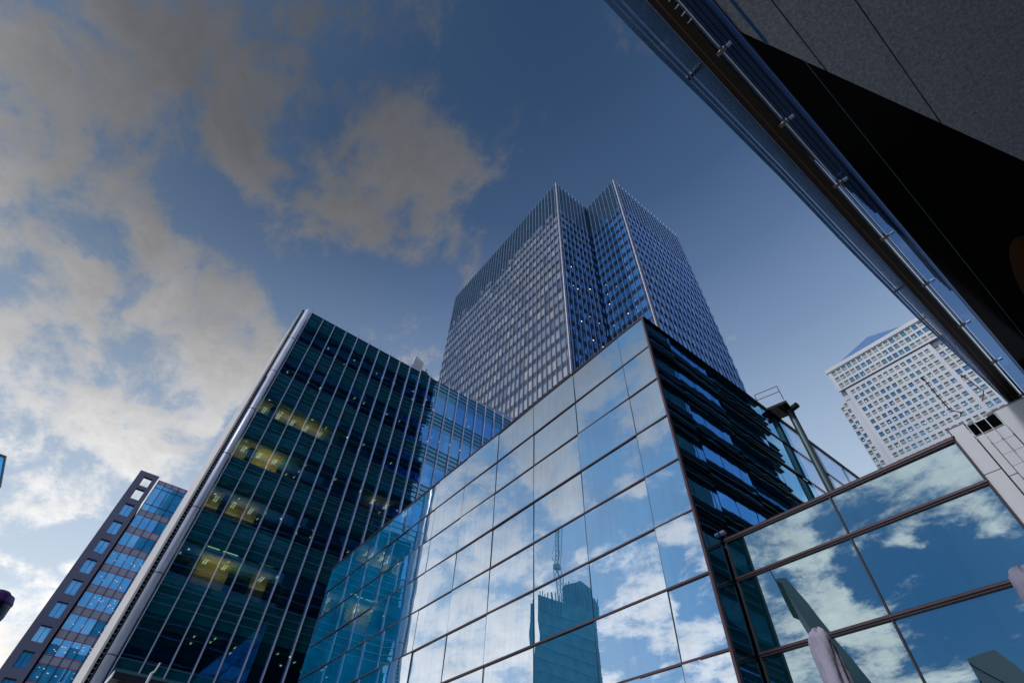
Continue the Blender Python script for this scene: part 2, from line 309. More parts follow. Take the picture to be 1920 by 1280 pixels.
# dark return face along +X at y = FY
CX = [FX, 14.2]+[14.2+3.04*k for k in range(1, 7)]+[34.0]
its = []
for i in range(len(CX)-1):
    for j in range(len(ROW)-1):
        x0, x1 = CX[i]+.02, CX[i+1]-.02
        m_ = G_DARK if x1 < 23.4 else G_SCREEN
        if x0 < FX+.1: x0 = FX+.09
        q, m = panelY(FY, x0, x1, ROW[j+1]+.03, ROW[j]-.03, tilt=.012 if m_ is G_DARK else 0)
        its.append((q, m, m_))
cells('return_glass_panel', its, fb_, limit=60)
for z in ROW[:-1]:
    MB().box(FX+.062, 34, FY-.05, FY-.004, z-.045, z+.045).build('return_rail', BLACK, fb_)
for x in CX[1:]:
    MB().box(x-.03, x+.03, FY+.04, FY+.13, GZ, FT).build('return_mullion', STEELD if x > 24 else BLACK, fb_)
MB().box(FX+.062, 34, FY-.08, FY+.06, FT+.046, FT+.11).build('return_coping', BLACK, fb_)
sd_ = MB()
sd_.tube((13.62, FY-.16, 8.05), (13.62, FY-.02, 8.05), .07); sd_.build('fixing_boss', STEEL, fb_)
# ================================================================== right glass wall at x = 13.68
RX, RTOP = 13.68, 7.80
rb = thing('glass_entrance_block', 'teal mirror glass wall of very large panes at the lower right', 'building', (RX, 1.05, GZ))
RROW = [RTOP, 6.65, 4.75, 2.85, .95, GZ]; RCY = [1.06, 4.11, FY-.07]
for i in range(2):
    for j in range(5):
        q, m = panelX(RX, RCY[i]+.02, RCY[i+1]-.02, RROW[j+1]+.03, RROW[j]-.03, tilt=.008); m.build('glass_panel', G_RIGHT, rb)
for z in RROW[:-1]:
    MB().box(RX-.08, RX-.004, 1.04, FY-.06, z-.012, z+.028).build('transom', PINK, rb)
    MB().box(RX-.06, RX-.003, 1.05, FY-.07, z-.058, z-.014).build('transom_channel', STEELD, rb)
    MB().box(RX-.055, RX-.003, 1.05, FY-.07, z+.030, z+.052).build('transom_channel', STEELD, rb)
for y in (1.045, 4.11, FY-.075):
    MB().box(RX-.05, RX-.002, y-.02, y+.02, GZ, RTOP-.06).build('mullion', STEELD, rb)
MB().box(RX+.05, RX+9.2, .9, FY-.1, GZ, RTOP-.08).build('body', DARK, rb)
MB().box(RX-.05, RX+.3, 1.0, FY-.06, RTOP+.055, RTOP+.075).build('coping', STEELD, rb)
MB().lathe((RX-.18, 1.6, 3.9), [(.05, 0), (.05, .03)]).build('fixing_boss', STEEL, rb)
# ================================================================== white panelled wall right of it
pw = thing('panelled_wall', 'pale metal clad wall with square grid panels and black slot at right edge', 'wall', (RX, .5, GZ))
PX = RX
COPE = mat('coping_paint', (.25, .26, .30), .6)
def pan(y0, y1, z0, z1, m=WHITE, dx=0.0, name='cladding_panel'): return MB().box(PX+dx, PX+dx+.05, y0, y1, z0, z1).build(name, m, pw)
MB().box(PX+.06, PX+5, -6, 1.02, GZ, 7.60).build('backing', DARK, pw)
for a, b in ((6.82, 8.06), (5.5, 6.80), (4.2, 5.48), (2.9, 4.18), (GZ, 2.88)): pan(.705, 1.02, a, b, dx=-.02)
MB().box(PX-.03, PX-.02, 1.02, 1.04, GZ, 8.09).build('edge_strip', BLACK, pw)
for a, b in ((6.62, 7.68), (5.4, 6.60), (4.2, 5.38), (GZ, 4.18)): pan(.525, .675, a, b)
for i in range(2):
    for j in range(9):
        z1 = 7.655-.293*j; y1 = .51-.205*i
        pan(y1-.197, y1, z1-.285, z1, dx=.01)
for a, b in ((6.9, 8.02), (5.6, 6.88), (4.0, 5.58), (GZ, 3.98)): pan(-.55, .085, a, b, dx=-.01)
for a, b in ((6.9, 8.02), (5.6, 6.88), (4.0, 5.58), (GZ, 3.98)): pan(-1.3, -.57, a, b, dx=-.01)
MB().box(PX+.02, PX+.05, .10, .68, 7.70, 7.98).build('black_slot', mat('slot_black', (.002, .002, .003), .9, spec=.05), pw)
MB().box(PX-.03, PX+.3, .69, 1.03, 8.065, 8.09).build('coping', COPE, pw)
MB().box(PX-.02, PX+.3, -1.3, .088, 8.025, 8.05).build('coping', COPE, pw)
MB().box(PX-.0, PX+.03, .10, .68, 7.66, 7.69).build('sill', COPE, pw)
for y in (.525, .315, .105, .675):
    MB().box(PX-.02, PX-.005, y-.008, y+.008, 7.40 if y != .675 else 7.6, 8.0).build('slot_bar', WHITE, pw)
MB().box(PX-.012, PX+.0, .30, .306, 7.0, 7.7).build('slot_bar', STEELD, pw)
for k, (y, z) in enumerate(((.60, 8.0), (.15, 8.05))):
    MB().lathe((PX+.2, y, z+.0), [(.10, 0), (.11, .05), (.09, .09)], 14).build('roof_cowl', COPE, pw)
# floodlight arms on the roof
def arm(name, label, pts, r, m, cat):
    t = thing(name, label, cat, pts[0])
    a = MB()
    for p, q in zip(pts[:-1], pts[1:]): a.tube(p, q, r)
    a.build('arm', m, t); MB().tube(pts[-1], Vector(pts[-1])+Vector((0, .03, .12)), r*1.8).build('arm_tip', m, t)
def onX(x, y, X):
    d = FW+RT*((x-956.6)/936.47)-UP*((y-647.9)/936.47); return tuple(d*(X/d.x))
arm('lamp_arm', 'thin black angled arm rising from the pale panelled wall in front of the pale tower', [onX(1801, 781, 13.9), onX(1803, 773, 13.9), onX(1782, 769, 13.9), onX(1757, 741, 13.9), onX(1734, 713, 13.9)], .012, BLACK, 'lamp')
arm('signal_arm', 'short dark red angled arm standing on the pale panelled wall near the canopy', [onX(1842, 752, 13.9), onX(1844, 733, 13.9), onX(1810, 708, 13.9)], .011, mat('dark_red_metal', (.14, .03, .04), .4), 'lamp')
# ================================================================== maintenance gantry straddling the return screen
mg = thing('maintenance_gantry', 'grey two-legged steel gantry with small railed platform straddling the glass screen', 'gantry', (23.6, 7.4, RTOP))
DKST = mat('gantry_steel', (.07, .12, .15), .45, .3)
L0, L1 = (23.5, 7.95), (23.8, 6.98)
for x, y in (L0, L1): MB().tube((x, y, GZ), (x, y, 18.7), .17, n=14).build('leg', DKST, mg)
MB().hexa([(23.1, 6.7, 18.7), (24.2, 6.9, 18.7), (23.9, 8.3, 18.7), (22.8, 8.1, 18.7), (23.1, 6.7, 18.85), (24.2, 6.9, 18.85), (23.9, 8.3, 18.85), (22.8, 8.1, 18.85)]).build('platform', BLACK, mg)
MB().tube((24.0, 6.55, 18.95), (24.1, 7.0, 18.95), .17).build('end_roller', STEELD, mg)
r_ = MB(); R4 = [(23.15, 6.8), (22.85, 8.0)]
for z in (19.6, 20.0): r_.tube((*R4[0], z), (*R4[1], z), .02)
for p in R4: r_.tube((*p, 19.0), (*p, 20.0), .02)
r_.build('railing', STEELD, mg)
MB().box(22.5, 22.9, 8.1, 8.6, 18.55, 18.9).build('winch_box', STEEL, mg)
# ================================================================== louvred canopy and stone soffit overhead
CZ = 8.4
cp = thing('entrance_canopy', 'long louvred canopy overhead with brown beam, pale brackets and glass strip', 'canopy', (4, -.4, CZ))
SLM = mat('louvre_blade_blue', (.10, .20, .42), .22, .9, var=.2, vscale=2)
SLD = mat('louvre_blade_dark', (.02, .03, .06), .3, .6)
OUT = [(-6, -.06), (-2, .03), (0, .055), (1.3, .075), (2.05, .08), (3.6, .036), (5.5, -.005), (7.5, -.012), (9, -.04), (10.2, -.06), (12, -.13), (13.66, -.21), (17.1, -.275)]
def yo(x):
    for (a, b), (c, d) in zip(OUT[:-1], OUT[1:]):
        if a <= x <= c: return b+(d-b)*(x-a)/(c-a)
    return OUT[-1][1]
# parameter t: 0 outer edge .. 1 inner edge at y=-.285
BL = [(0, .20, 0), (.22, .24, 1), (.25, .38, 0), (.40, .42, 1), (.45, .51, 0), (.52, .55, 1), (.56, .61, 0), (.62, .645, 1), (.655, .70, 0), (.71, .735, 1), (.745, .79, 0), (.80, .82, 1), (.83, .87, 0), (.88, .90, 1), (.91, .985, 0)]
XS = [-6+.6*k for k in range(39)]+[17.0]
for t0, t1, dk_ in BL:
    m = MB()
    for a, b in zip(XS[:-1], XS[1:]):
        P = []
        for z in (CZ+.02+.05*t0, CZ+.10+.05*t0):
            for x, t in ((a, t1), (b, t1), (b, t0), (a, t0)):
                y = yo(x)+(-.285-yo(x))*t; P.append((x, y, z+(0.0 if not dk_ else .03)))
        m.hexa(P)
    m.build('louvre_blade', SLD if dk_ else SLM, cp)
for k in range(12):
    x = -4.76+1.57*k
    MB().box(x-.03, x+.03, -.29, yo(x)-.02, CZ+.20, CZ+.30).build('outrigger', SLD, cp) if k % 4 == 1 else None
MB().box(-6, 17.0, -.50, -.288, CZ, CZ+.35).build('beam', BROWN, cp)
MB().box(-6, 17.0, -.385, -.365, CZ-.006, CZ-.002).build('beam_rib', mat('rust_rib', (.09, .045, .025), .5), cp)
MB().box(-6, 17.0, -.293, -.287, CZ-.012, CZ-.003).build('beam_edge', STEEL, cp)
for k in range(13):
    x = 3.087+1.575*(k-4)
    if x > 16.9: continue
    MB().box(x-.035, x+.02, -.61, -.47, CZ-.055, CZ-.015).build('bracket', mat('bracket_paint', (.16, .15, .17), .5), cp)
    MB().tube((x, -.63, CZ-.04), (x, -.70, CZ-.04), .03).build('bracket_pin', STEEL, cp)
MB().tube((-6, -.565, CZ+.03), (17.0, -.565, CZ+.03), .022).build('rail_pipe', mat('pale_rail', (.45, .6, .85), .25, .8), cp)
MB().box(-6, 17.0, -.52, -.505, CZ+.02, CZ+.06).build('light_strip', SLD, cp)
for k in range(9):
    x = 1.35+.135*k
    MB().box(x, x+.012, -.535, -.465, CZ-.01, CZ+.0).build('rung', WHITE, cp)
MB().box(-6, 17.0, -.84, -.60, CZ+.06, CZ+.075).build('glass_sheet', G_CANOPY, cp)
# stone building above and right of the camera
SPK = bpy.data.materials.new('speckled_granite'); SPK.use_nodes = True; t = SPK.node_tree; b = t.nodes['Principled BSDF']; b.inputs['Roughness'].default_value = .45
g = t.nodes.new('ShaderNodeNewGeometry'); v = t.nodes.new('ShaderNodeTexNoise'); v.inputs['Scale'].default_value = 22; v.inputs['Detail'].default_value = 12; v.inputs['Roughness'].default_value = .95
v2 = t.nodes.new('ShaderNodeTexNoise'); v2.inputs['Scale'].default_value = 1.3; t.links.new(g.outputs['Position'], v2.inputs['Vector'])
t.links.new(g.outputs['Position'], v.inputs['Vector'])
r = t.nodes.new('ShaderNodeValToRGB'); e = r.color_ramp.elements; e[0].position = .36; e[0].color = (.028, .038, .07, 1); e[1].position = .60; e[1].color = (.46, .52, .66, 1)
mxx = t.nodes.new('ShaderNodeMix'); mxx.data_type = 'RGBA'; mxx.blend_type = 'MULTIPLY'; mxx.inputs[0].default_value = .5
t.links.new(v.outputs['Fac'], r.inputs[0]); t.links.new(r.outputs[0], mxx.inputs[6]); t.links.new(v2.outputs['Color'], mxx.inputs[7]); t.links.new(r.outputs[0], b.inputs['Base Color'])
sb = thing('stone_clad_building', 'building overhead at upper right with speckled granite soffit and black ceiling', 'building', (4, -9, GZ))
dg = lambda y: 2.974-(y+.818)*2.9155
MB().ngon_prism([(-6, -.86, CZ), (-6, -9, CZ), (dg(-9), -9, CZ), (dg(-.86), -.86, CZ)][::-1], (0, 0, .5)).build('granite_soffit', SPK, sb)
MB().ngon_prism([(dg(-.86), -.86, CZ+.05), (dg(-9), -9, CZ+.05), (13.6+14, -9, CZ+.05), (17.0, -.86, CZ+.05)][::-1], (0, 0, .5)).build('black_soffit', BLACK, sb)
MB().box(-6, 17.0, -.86, -.845, CZ-.02, CZ+.5).build('fascia', mat('navy_fascia', (.02, .035, .10), .3, .5), sb)
for y in (-1.345, -2.045):
    MB().box(-6, dg(y), y-.006, y+.006, CZ-.004, CZ-.0005).build('joint', BLACK, sb)
MB().box(-6, dg(-1.01)-.02, -1.03, -.99, CZ-.004, CZ-.0008).build('blue_slot_light', mat('blue_slot_light_paint', (.03, .13, .34), .35, .3), sb)  # blue colour stands in for the lit glass of a thin slot
MB().box(dg(-1.22)+.02, 12.5, -1.226, -1.220, CZ+.040, CZ+.046).build('ceiling_joint', mat('teal_gasket', (.05, .22, .22), .4), sb)
bd = MB(); nr, ns_ = 24, 16  # brown ellipsoid stands in for a blurred warm reflection in the black ceiling
for j in range(ns_+1):
    a_ = math.pi*j/ns_
    for k in range(nr):
        b_ = 2*math.pi*k/nr; rr = math.sin(a_)+.0005; bd.v.append((11.9-2.3*math.cos(a_), -2.0+.42*rr*math.cos(b_), CZ+.10+.22*rr*math.sin(b_)))
for j in range(ns_):
    for k in range(nr): bd.f.append((j*nr+k, j*nr+(k+1) % nr, (j+1)*nr+(k+1) % nr, (j+1)*nr+k))
bd.build('brown_glow_shape', mat('brown_glow_shape', (.045, .020, .007), .8, .0, spec=.1), sb, smooth=True)
MB().box(-6, 13.6, -14, -9, GZ, 14).build('body', mat('granite_wall', (.16, .17, .20), .5), sb)
# closed parasols
FAB = mat('parasol_fabric', (.30, .30, .42), .85, var=.1, vscale=6, bump=.012, bscale=14)
def parasol(x, y, ztop, label, seed=0.0):
    t = thing('closed_parasol', label, 'parasol', (x, y, GZ), 'closed parasols outside the glass wall')
    m = MB(); n = 60; prof = [(.012, 0.0), (.040, -.006), (.068, -.02), (.088, -.05), (.098, -.10), (.102, -.16), (.106, -.24), (.108, -.33), (.112, -.43), (.114, -.55), (.118, -.7), (.120, -.9), (.125, -1.15), (.13, -1.5), (.12, -1.9), (.07, -2.0)]
    i0 = 0
    for j, (r, z) in enumerate(prof):
        for k in range(n):
            a = 2*math.pi*k/n; rr = r*.88*(1+.20*(1-2*abs(math.sin(1.5*a+j*.16)))+.10*abs(math.sin(3.5*a-j*.23+seed))-.07*math.sin(8*a+j*.8+seed)+.03*math.sin(15*a-j*1.9)); m.v.append((x+rr*math.cos(a), y+rr*math.sin(a), ztop+z+.018*math.sin(3*a+seed)+.008*math.sin(7*a)))
    for j in range(len(prof)-1):
        for k in range(n): m.f.append((j*n+k, (j+1)*n+k, (j+1)*n+(k+1) % n, j*n+(k+1) % n))
    m.f.append(tuple(range(n)))
    m.build('cover', FAB, t, smooth=True)
    MB().tube((x, y, GZ), (x, y, ztop-1.9), .025).build('pole', STEEL, t)
    MB().box(x-.3, x+.3, y-.3, y+.3, GZ, GZ+.08).build('base', STEELD, t)
parasol(5.0, 2.11, 1.80, 'closed lilac grey fabric parasol standing before the large mirror glass panes')
parasol(5.0, .56, 1.80, 'tip of a closed lilac grey parasol cut by the right edge', 1.7)
# small kiosk roof and mast at the bottom left
kr = thing('kiosk', 'dark flat roofed kiosk with a thin bright edge below the silver corner column', 'kiosk', (1.1, 20, GZ))
MB().box(1.10, 4.2, 20, 24, 4.22, 4.42).build('roof', mat('kiosk_fascia', (.05, .05, .09), .35, .4), kr)
MB().box(1.07, 1.095, 19.98, 24, 4.25, 4.44).build('roof_edge', WHITE, kr)
MB().box(1.06, 4.2, 19.97, 19.995, 4.40, 4.45).build('roof_trim', mat('teal_trim', (.10, .30, .40), .3, .5), kr)
MB().box(1.3, 4.0, 20.3, 23.8, GZ, 4.2).build('walls', mat('kiosk_wall', (.04, .03, .03), .5), kr)
ms = thing('mast', 'thin pale bent mast rising before the dark office facade above the kiosk roof', 'mast', (2.1, 18, GZ))
MB().tube((1.76, 18, GZ), (1.80, 18, 4.08), .035).tube((1.80, 18, 4.08), (1.85, 18, 4.13), .022).tube((1.85, 18, 4.13), (1.88, 18, 4.34), .02).build('pole', WHITE, ms)
# cluster lamp column beside the glass pavilion's far end
lc = thing('lamp_column', 'metal lamp column with a cage of thin tubes at the foot of the office facade', 'lamp', (12.2, 30, GZ))
c_ = MB()
lx, ly, lz = 11.4, 34.0, 8.6
for k in range(8):
    a = 2*math.pi*k/8; c_.tube((lx+.18*math.cos(a), ly+.18*math.sin(a), lz-1.6), (lx+.42*math.cos(a), ly+.42*math.sin(a), lz), .03)
c_.build('cage', STEEL, lc); MB().tube((lx, ly, GZ), (lx, ly, lz-.4), .12).build('pole', STEEL, lc)
# round lamp at the left edge
gl_ = thing('globe_lamp', 'dark rounded lamp head cut by the left edge of the photo', 'lamp', (-.72, 6, GZ))
MB().lathe((-.735, 6, 1.30), [(.01, 0), (.06, .03), (.10, .10), (.12, .2), (.115, .28), (.09, .34), (.05, .375), (.01, .385)], 24).build('lamp_head', mat('lamp_shell', (.02, .04, .07), .25, .3), gl_, smooth=True)
MB().lathe((-.735, 6, 1.645), [(.118, -.06), (.12, -.05), (.10, .0)], 24).build('rim', mat('purple_rim', (.10, .03, .28), .3, .2), gl_)
MB().tube((-.735, 6, GZ), (-.735, 6, 1.30), .03).build('pole', STEELD, gl_)
# ================================================================== office block (facade y = 46.4)
OY, OX0, OT = 46.4, 2.05, 49.6
ob = thing('office_block', 'dark teal glass office block with slim silver fins, lit rooms and round corner column', 'building', (OX0, OY, GZ))
SILL = [44.2-5.53*k for k in range(8)]          # window bottoms
HEAD = 2.95
MX = [2.30+1.6*k for k in range(30)]
random.seed(11)
its = []
def vis_ob(x, y): return y < 1065-(x-624)*.806 or x < 600
for k, s in enumerate(SILL):
    for i in range(len(MX)-1):
        q, m = panelY(OY, MX[i]+.06, MX[i+1]-.06, s+.04, s+HEAD-.04, tilt=.012); its.append((q, m, G_OFF))
cells('window', its, ob, vis=vis_ob)
for k, s in enumerate(SILL):
    top = s+5.53 if k else OT
    z0, z1 = s+HEAD, s+5.53
    if k == 0: z1 = OT
    MB().box(MX[0], MX[-1], OY+.02, OY+.30, z0, z1-.02).build('spandrel', G_OFFSP, ob)
    LG = mat('spandrel_ledge', (.08, .20, .32), .3, .6)
    for j in range(4 if k else 3):
        z = z1-.02-.62*j
        MB().box(MX[0], MX[-1], OY-.06, OY+.02, z-.045, z+.02).build('ledge', LG, ob)
    MB().box(MX[0], MX[-1], OY+.3, OY+14, z0-.0, z0+.5).build('ceiling', CEIL, ob)
    MB().box(MX[0], MX[-1], OY+.3, OY+14, s-.5, s-.06).build('floor_slab', DARK, ob)
    MB().box(MX[0]+.1, MX[-1], OY+.8, OY+1.1, z0-.12, z0-.003).build('bulkhead', CEIL, ob)
MB().box(MX[0]+.05, MX[-1], OY+10, OY+14, GZ, OT-.5).build('core', DARK, ob)
for i in range(1, len(MX), 5):
    MB().box(MX[i]-.35, MX[i]+.35, OY+2.2, OY+2.9, GZ, OT-1).build('inner_column', mat('inner_column_paint', (.10, .26, .30), .7), ob)
for i, x in enumerate(MX):
    MB().box(x-.035, x+.035, OY-.28, OY-.02, GZ, OT+.45).build('fin', mat('fin_paint', (.34, .41, .60), .4, .2), ob)
# corner column, joints, side strip
cc = MB().lathe((1.86, OY+.12, GZ), [(.34, 0), (.34, OT-GZ+.1)], 28).build('corner_column', mat('column_paint', (.36, .42, .58), .4, .15), ob, smooth=False)
for p_ in cc.data.polygons: p_.use_smooth = len(p_.vertices) == 4
for s in SILL: MB().lathe((1.86, OY+.12, s-.06), [(.36, 0), (.36, .06)], 28).build('column_joint', STEELD, ob)
MB().box(1.22, 1.45, OY+.2, OY+.6, GZ, OT).build('ladder_gap', BLACK, ob)
lad = MB(); zz_ = GZ          # one welded ladder: a continuous comb profile with thickness
pts = [(1.43, OY+.16, GZ)]
for k in range(170): pts += [(1.43, OY+.16, GZ+.3*k+.02), (1.25, OY+.16, GZ+.3*k+.02), (1.25, OY+.16, GZ+.3*k+.07), (1.41, OY+.16, GZ+.3*k+.07), (1.41, OY+.16, GZ+.3*k+.30)]
back = [(1.44, OY+.16, GZ+.3*170), (1.44, OY+.16, GZ)]
base_ = len(lad.v)
for k in range(170):
    z = GZ+.3*k; i = len(lad.v)
    if k == 0: lad.v += [(1.41, OY+.16, z), (1.43, OY+.16, z), (1.41, OY+.19, z), (1.43, OY+.19, z)]; i = len(lad.v); lo_ = (i-4, i-3, i-2, i-1)
    lad.v += [(1.24, OY+.16, z+.02), (1.24, OY+.16, z+.07), (1.41, OY+.16, z+.02), (1.41, OY+.16, z+.07), (1.43, OY+.16, z+.07), (1.41, OY+.16, z+.3), (1.43, OY+.16, z+.3)]
    lad.f += [(i, i+2, i+3, i+1), (i+2, i+4, i+3), (lo_[0], lo_[1], i+4, i+2), (i+3, i+4, i+6, i+5)]; lo_ = (i+5, i+6, 0, 0)
lad.build('ladder', STEEL, ob)
MB().box(1.06, 1.22, OY+.1, OY+32, GZ, OT-.1).build('side_strip', mat('side_cladding', (.55, .54, .57), .5), ob)
MB().box(1.22, 49, OY+14, OY+32, GZ, OT-.6).build('rear_block', DARK, ob)
MB().box(MX[0], MX[-1], OY-.05, OY+14, OT+.0, OT+.06).build('roof_slab', STEELD, ob)
# ceiling lights
random.seed(5)
cand = []
for k, s in enumerate(SILL):
    z = s+HEAD-.02
    for i in range(len(MX)-1):
        for d in (1.5, 2.6, 4.2):
            if random.random() < .36:
                x = MX[i]+random.uniform(.2, 1.2); y = OY+d+random.uniform(-.2, .2)
                if random.random() < .6:
                    mb = MB().box(x, x+.07, y, y+.42, z-.04, z-.006); mm = LUM
                else:
                    mb = MB().lathe((x, y, z-.05), [(.075, 0), (.075, .045)], 10); mm = LUMW
                cand.append(([(x, y, z), (x+.1, y, z), (x+.1, y+.5, z), (x, y+.5, z)], mb, mm))
cells('ceiling_light', cand, ob, vis=vis_ob, limit=100)
# lit rooms: warm lamplight put into ceiling and partition colour, under switched-on lamps
def lit(k, i0, i1, power, d0=1.2, d1=4.5):
    s = SILL[k]; z = s+HEAD
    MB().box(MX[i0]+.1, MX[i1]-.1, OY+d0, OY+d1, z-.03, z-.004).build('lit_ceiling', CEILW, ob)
    MB().box(MX[i0]+.1, MX[i1]-.1, OY+d1, OY+d1+.1, s, z-.01).build('partition', CEILW, ob)
    n = max(1, i1-i0)
    for j in range(n):
        x = MX[i0]+(MX[i1]-MX[i0])*(j+.5)/n
        MB().box(x-.18, x-.10, OY+d0+.5, OY+d0+1.6, z-.42, z-.36).box(x+.02, x+.10, OY+d0+.5, OY+d0+1.6, z-.42, z-.36).build('strip_lamp', LUM, ob)
        l = bpy.data.lights.new('room_lamp', 'AREA'); l.shape = 'RECTANGLE'; l.size = 1.3; l.size_y = 1.2; l.energy = power*random.uniform(.3, .75); l.color = (1, .70, .22)
        lo = bpy.data.objects.new('room_lamp', l); COL.objects.link(lo); lo.parent = ob
        lo.location = (x-OX0, d0+1.4, z-1.1-GZ); lo.rotation_euler = (math.pi, 0, 0)
lit(2, 0, 5, 30, 1.8, 3.4); lit(3, 0, 3, 34, 1.3, 3.7); lit(4, 0, 3, 22, 1.5, 3.1); lit(5, 1, 3, 48, 1.0, 3.6); lit(5, 4, 5, 10, 1.0, 2.6); lit(3, 9, 11, 4)
# blinds
for k, i, dz in ((6, 0, 2.2), (6, 1, .8), (6, 2, .6), (5, 5, 1.1), (2, 7, 1.0), (4, 6, 1.3), (6, 5, 1.5), (0, 6, 1.4), (1, 9, 1.2)):
    s = SILL[k]+HEAD; MB().box(MX[i]+.08, MX[i+1]-.08, OY+.12, OY+.15, s-dz, s-.02).build('blind', BLIND, ob)
# roof plant
MB().ngon_prism([(19.5, OY+2.6, OT-.2), (32, OY+.8, OT-.2), (50, OY+.8, OT-.2), (50, OY+6, OT-.2), (19.5, OY+6, OT-.2)], (0, 0, 2.0)).build('roof_screen', mat('roof_screen_metal', (.22, .30, .46), .4, .5), ob)
rc = thing('roof_crane', 'small pale window cleaning crane with a box head parked on the dark office block roof', 'crane', (18.4, OY+1.6, OT))
CR = mat('crane_paint', (.42, .50, .62), .5, .1)
MB().hexa([(17.2, OY+.9, OT+1.0), (18.7, OY+.9, OT+.6), (18.7, OY+1.7, OT+.6), (17.2, OY+1.7, OT+1.0), (17.5, OY+.9, OT+3.6), (18.9, OY+.9, OT+3.1), (18.9, OY+1.7, OT+3.1), (17.5, OY+1.7, OT+3.6)]).build('counter_box', CR, rc)
MB().box(18.7, 19.9, OY+1.0, OY+1.8, OT+.9, OT+1.7).tube((19.2, OY+1.3, OT), (19.2, OY+1.3, OT+1.2), .25).build('turret', STEELD, rc)
MB().tube((19.5, OY+1.3, OT+1.6), (20.8, OY+1.2, OT+1.2), .2).tube((20.8, OY+1.2, OT+1.2), (21.3, OY+1.1, OT+.1), .18).build('jib', STEELD, rc)
MB().tube((17.4, OY+1.3, OT+3.0), (15.8, OY+1.0, OT+1.2), .02).build('stay_rod', STEEL, rc)
MB().tube((19.6, OY+1.2, OT+1.7), (19.65, OY+1.2, OT+2.5), .07).build('aerial', STEELD, rc)
am = thing('roof_aerial', 'thin dark forked aerial on the office block roof before the bright tower face', 'aerial', (30.5, OY+2, OT+1.8))
MB().tube((30.5, OY+2, OT+1.7), (30.4, OY+2, OT+4.3), .05).tube((30.5, OY+2, OT+2.6), (32.6, OY+2, OT+3.0), .04).build('rods', STEELD, am)
# ================================================================== slab tower far left
SF = 1.212
ty = 99*SF
st = thing('slab_tower', 'far left tower with grey stone frame of paired windows beside blue glass bays', 'building', (-6.93*SF, ty, GZ))
FRM = mat('slab_frame_stone', (.085, .10, .19), .6, var=.15, vscale=.15)
RED = mat('red_reveal', (.45, .10, .14), .5)
zf = [ (50.0-3.155*k)*SF for k in range(18)]
x0, x1 = -6.93*SF, -3.86*SF
# frame with openings
def wall_openY(y, xs, zs, ops, depth):
    m = MB()
    for a, b in zip(xs[:-1], xs[1:]):
        for c, d in zip(zs[:-1], zs[1:]):
            cx_, cz_ = (a+b)/2, (c+d)/2
            if any(o[0] < cx_ < o[1] and o[2] < cz_ < o[3] for o in ops): continue
            m.q((a, y, c), (b, y, c), (b, y, d), (a, y, d))
    for o in ops:
        a, b, c, d = o
        m.q((a, y, c), (a, y+depth, c), (b, y+depth, c), (b, y, c)); m.q((a, y, d), (b, y, d), (b, y+depth, d), (a, y+depth, d))
        m.q((a, y, c), (a, y, d), (a, y+depth, d), (a, y+depth, c)); m.q((b, y, c), (b, y+depth, c), (b, y+depth, d), (b, y, d))
    return m
wa, wb = -5.93*SF, -4.55*SF
ops = []; k = 0
tops = [49.15, 46.85]+[44.0-3.155*j for j in range(15)]
hts = [1.7, 1.9]+[2.1]*15
for t_, h_ in zip(tops, hts): ops.append((wa, wb, (t_-h_)*SF, t_*SF))
zs = sorted({GZ, 50*SF} | {o[2] for o in ops} | {o[3] for o in ops})
wall_openY(ty, [x0, wa, wb, x1], zs, ops, .9).q((x0, ty, GZ), (x0, ty, 50*SF), (x0, ty+.9, 50*SF), (x0, ty+.9, GZ)).q((x0, ty, 50*SF), (x1, ty, 50*SF), (x1, ty+.9, 50*SF), (x0, ty+.9, 50*SF)).build('stone_frame', FRM, st)
MB().box(x0+.3, x1, ty+.9, ty+30, GZ, 44.8*SF).build('side_block', FRM, st)
MB().box(x0+.02, x0+.30, ty+.92, ty+12, 44.9*SF, 49.9*SF).build('roof_fin', FRM, st)
for n_, (a, b, c, d) in enumerate(ops):
    if n_ < 2:
        MB().box(a-.02, a+.1, ty+.2, ty+.88, c+.1, d-.1).build('reveal', RED, st); continue
    f = MB().box(a+.02, (a+b)/2-.04, ty+.5, ty+.54, c+.17, d-.16).box((a+b)/2+.04, b-.02, ty+.5, ty+.54, c+.17, d-.16).build('window', G_FAR, st)
    MB().box(a+.01, b-.01, ty+.42, ty+.56, c+.02, c+.16).build('sill', RED, f)
    MB().box(a+.01, b-.01, ty+.46, ty+.58, d-.15, d-.02).build('frame', STEELD, f)
# glass bays
gx = [-3.62*SF, -2.45*SF, -1.27*SF, -.08*SF, 1.1*SF, 2.3*SF, 3.5*SF, 4.7*SF]
MB().box(gx[0]-.02, gx[-1], ty+1.3, ty+30, GZ, 49.6*SF).build('body', DARK, st)
its = []
rows = [(49.0, 44.1, 'w')]+[(43.1-3.155*j, 41.05-3.155*j, 'w') for j in range(14)]
for a_, b_, _ in rows:
    for i in range(len(gx)-1):
        q, m = panelY(ty+.9, gx[i]+.05, gx[i+1]-.05, b_*SF+.02, a_*SF-.02, tilt=.03); its.append((q, m, G_FAR))
cells('bay_window', its, st)
prev = 49.75
for a_, b_, _ in rows:
    MB().box(gx[0], gx[-1], ty+.86, ty+1.2, a_*SF+.12, prev*SF-.12).build('spandrel', G_FARSP, st)
    MB().box(gx[0], gx[-1], ty+.82, ty+1.2, a_*SF-.0, a_*SF+.12).box(gx[0], gx[-1], ty+.82, ty+1.2, prev*SF-.12, prev*SF).build('red_band', RED, st)
    prev = b_
for x in gx: MB().box(x-.05, x+.05, ty+.70, ty+.86, GZ, 49.7*SF).build('mullion', STEELD, st)
for z in (48.3, 45.2): MB().box(gx[0], gx[-1], ty+.82, ty+.88, z*SF-.05, z*SF+.05).build('transom', STEELD, st)
random.seed(3); dots = []
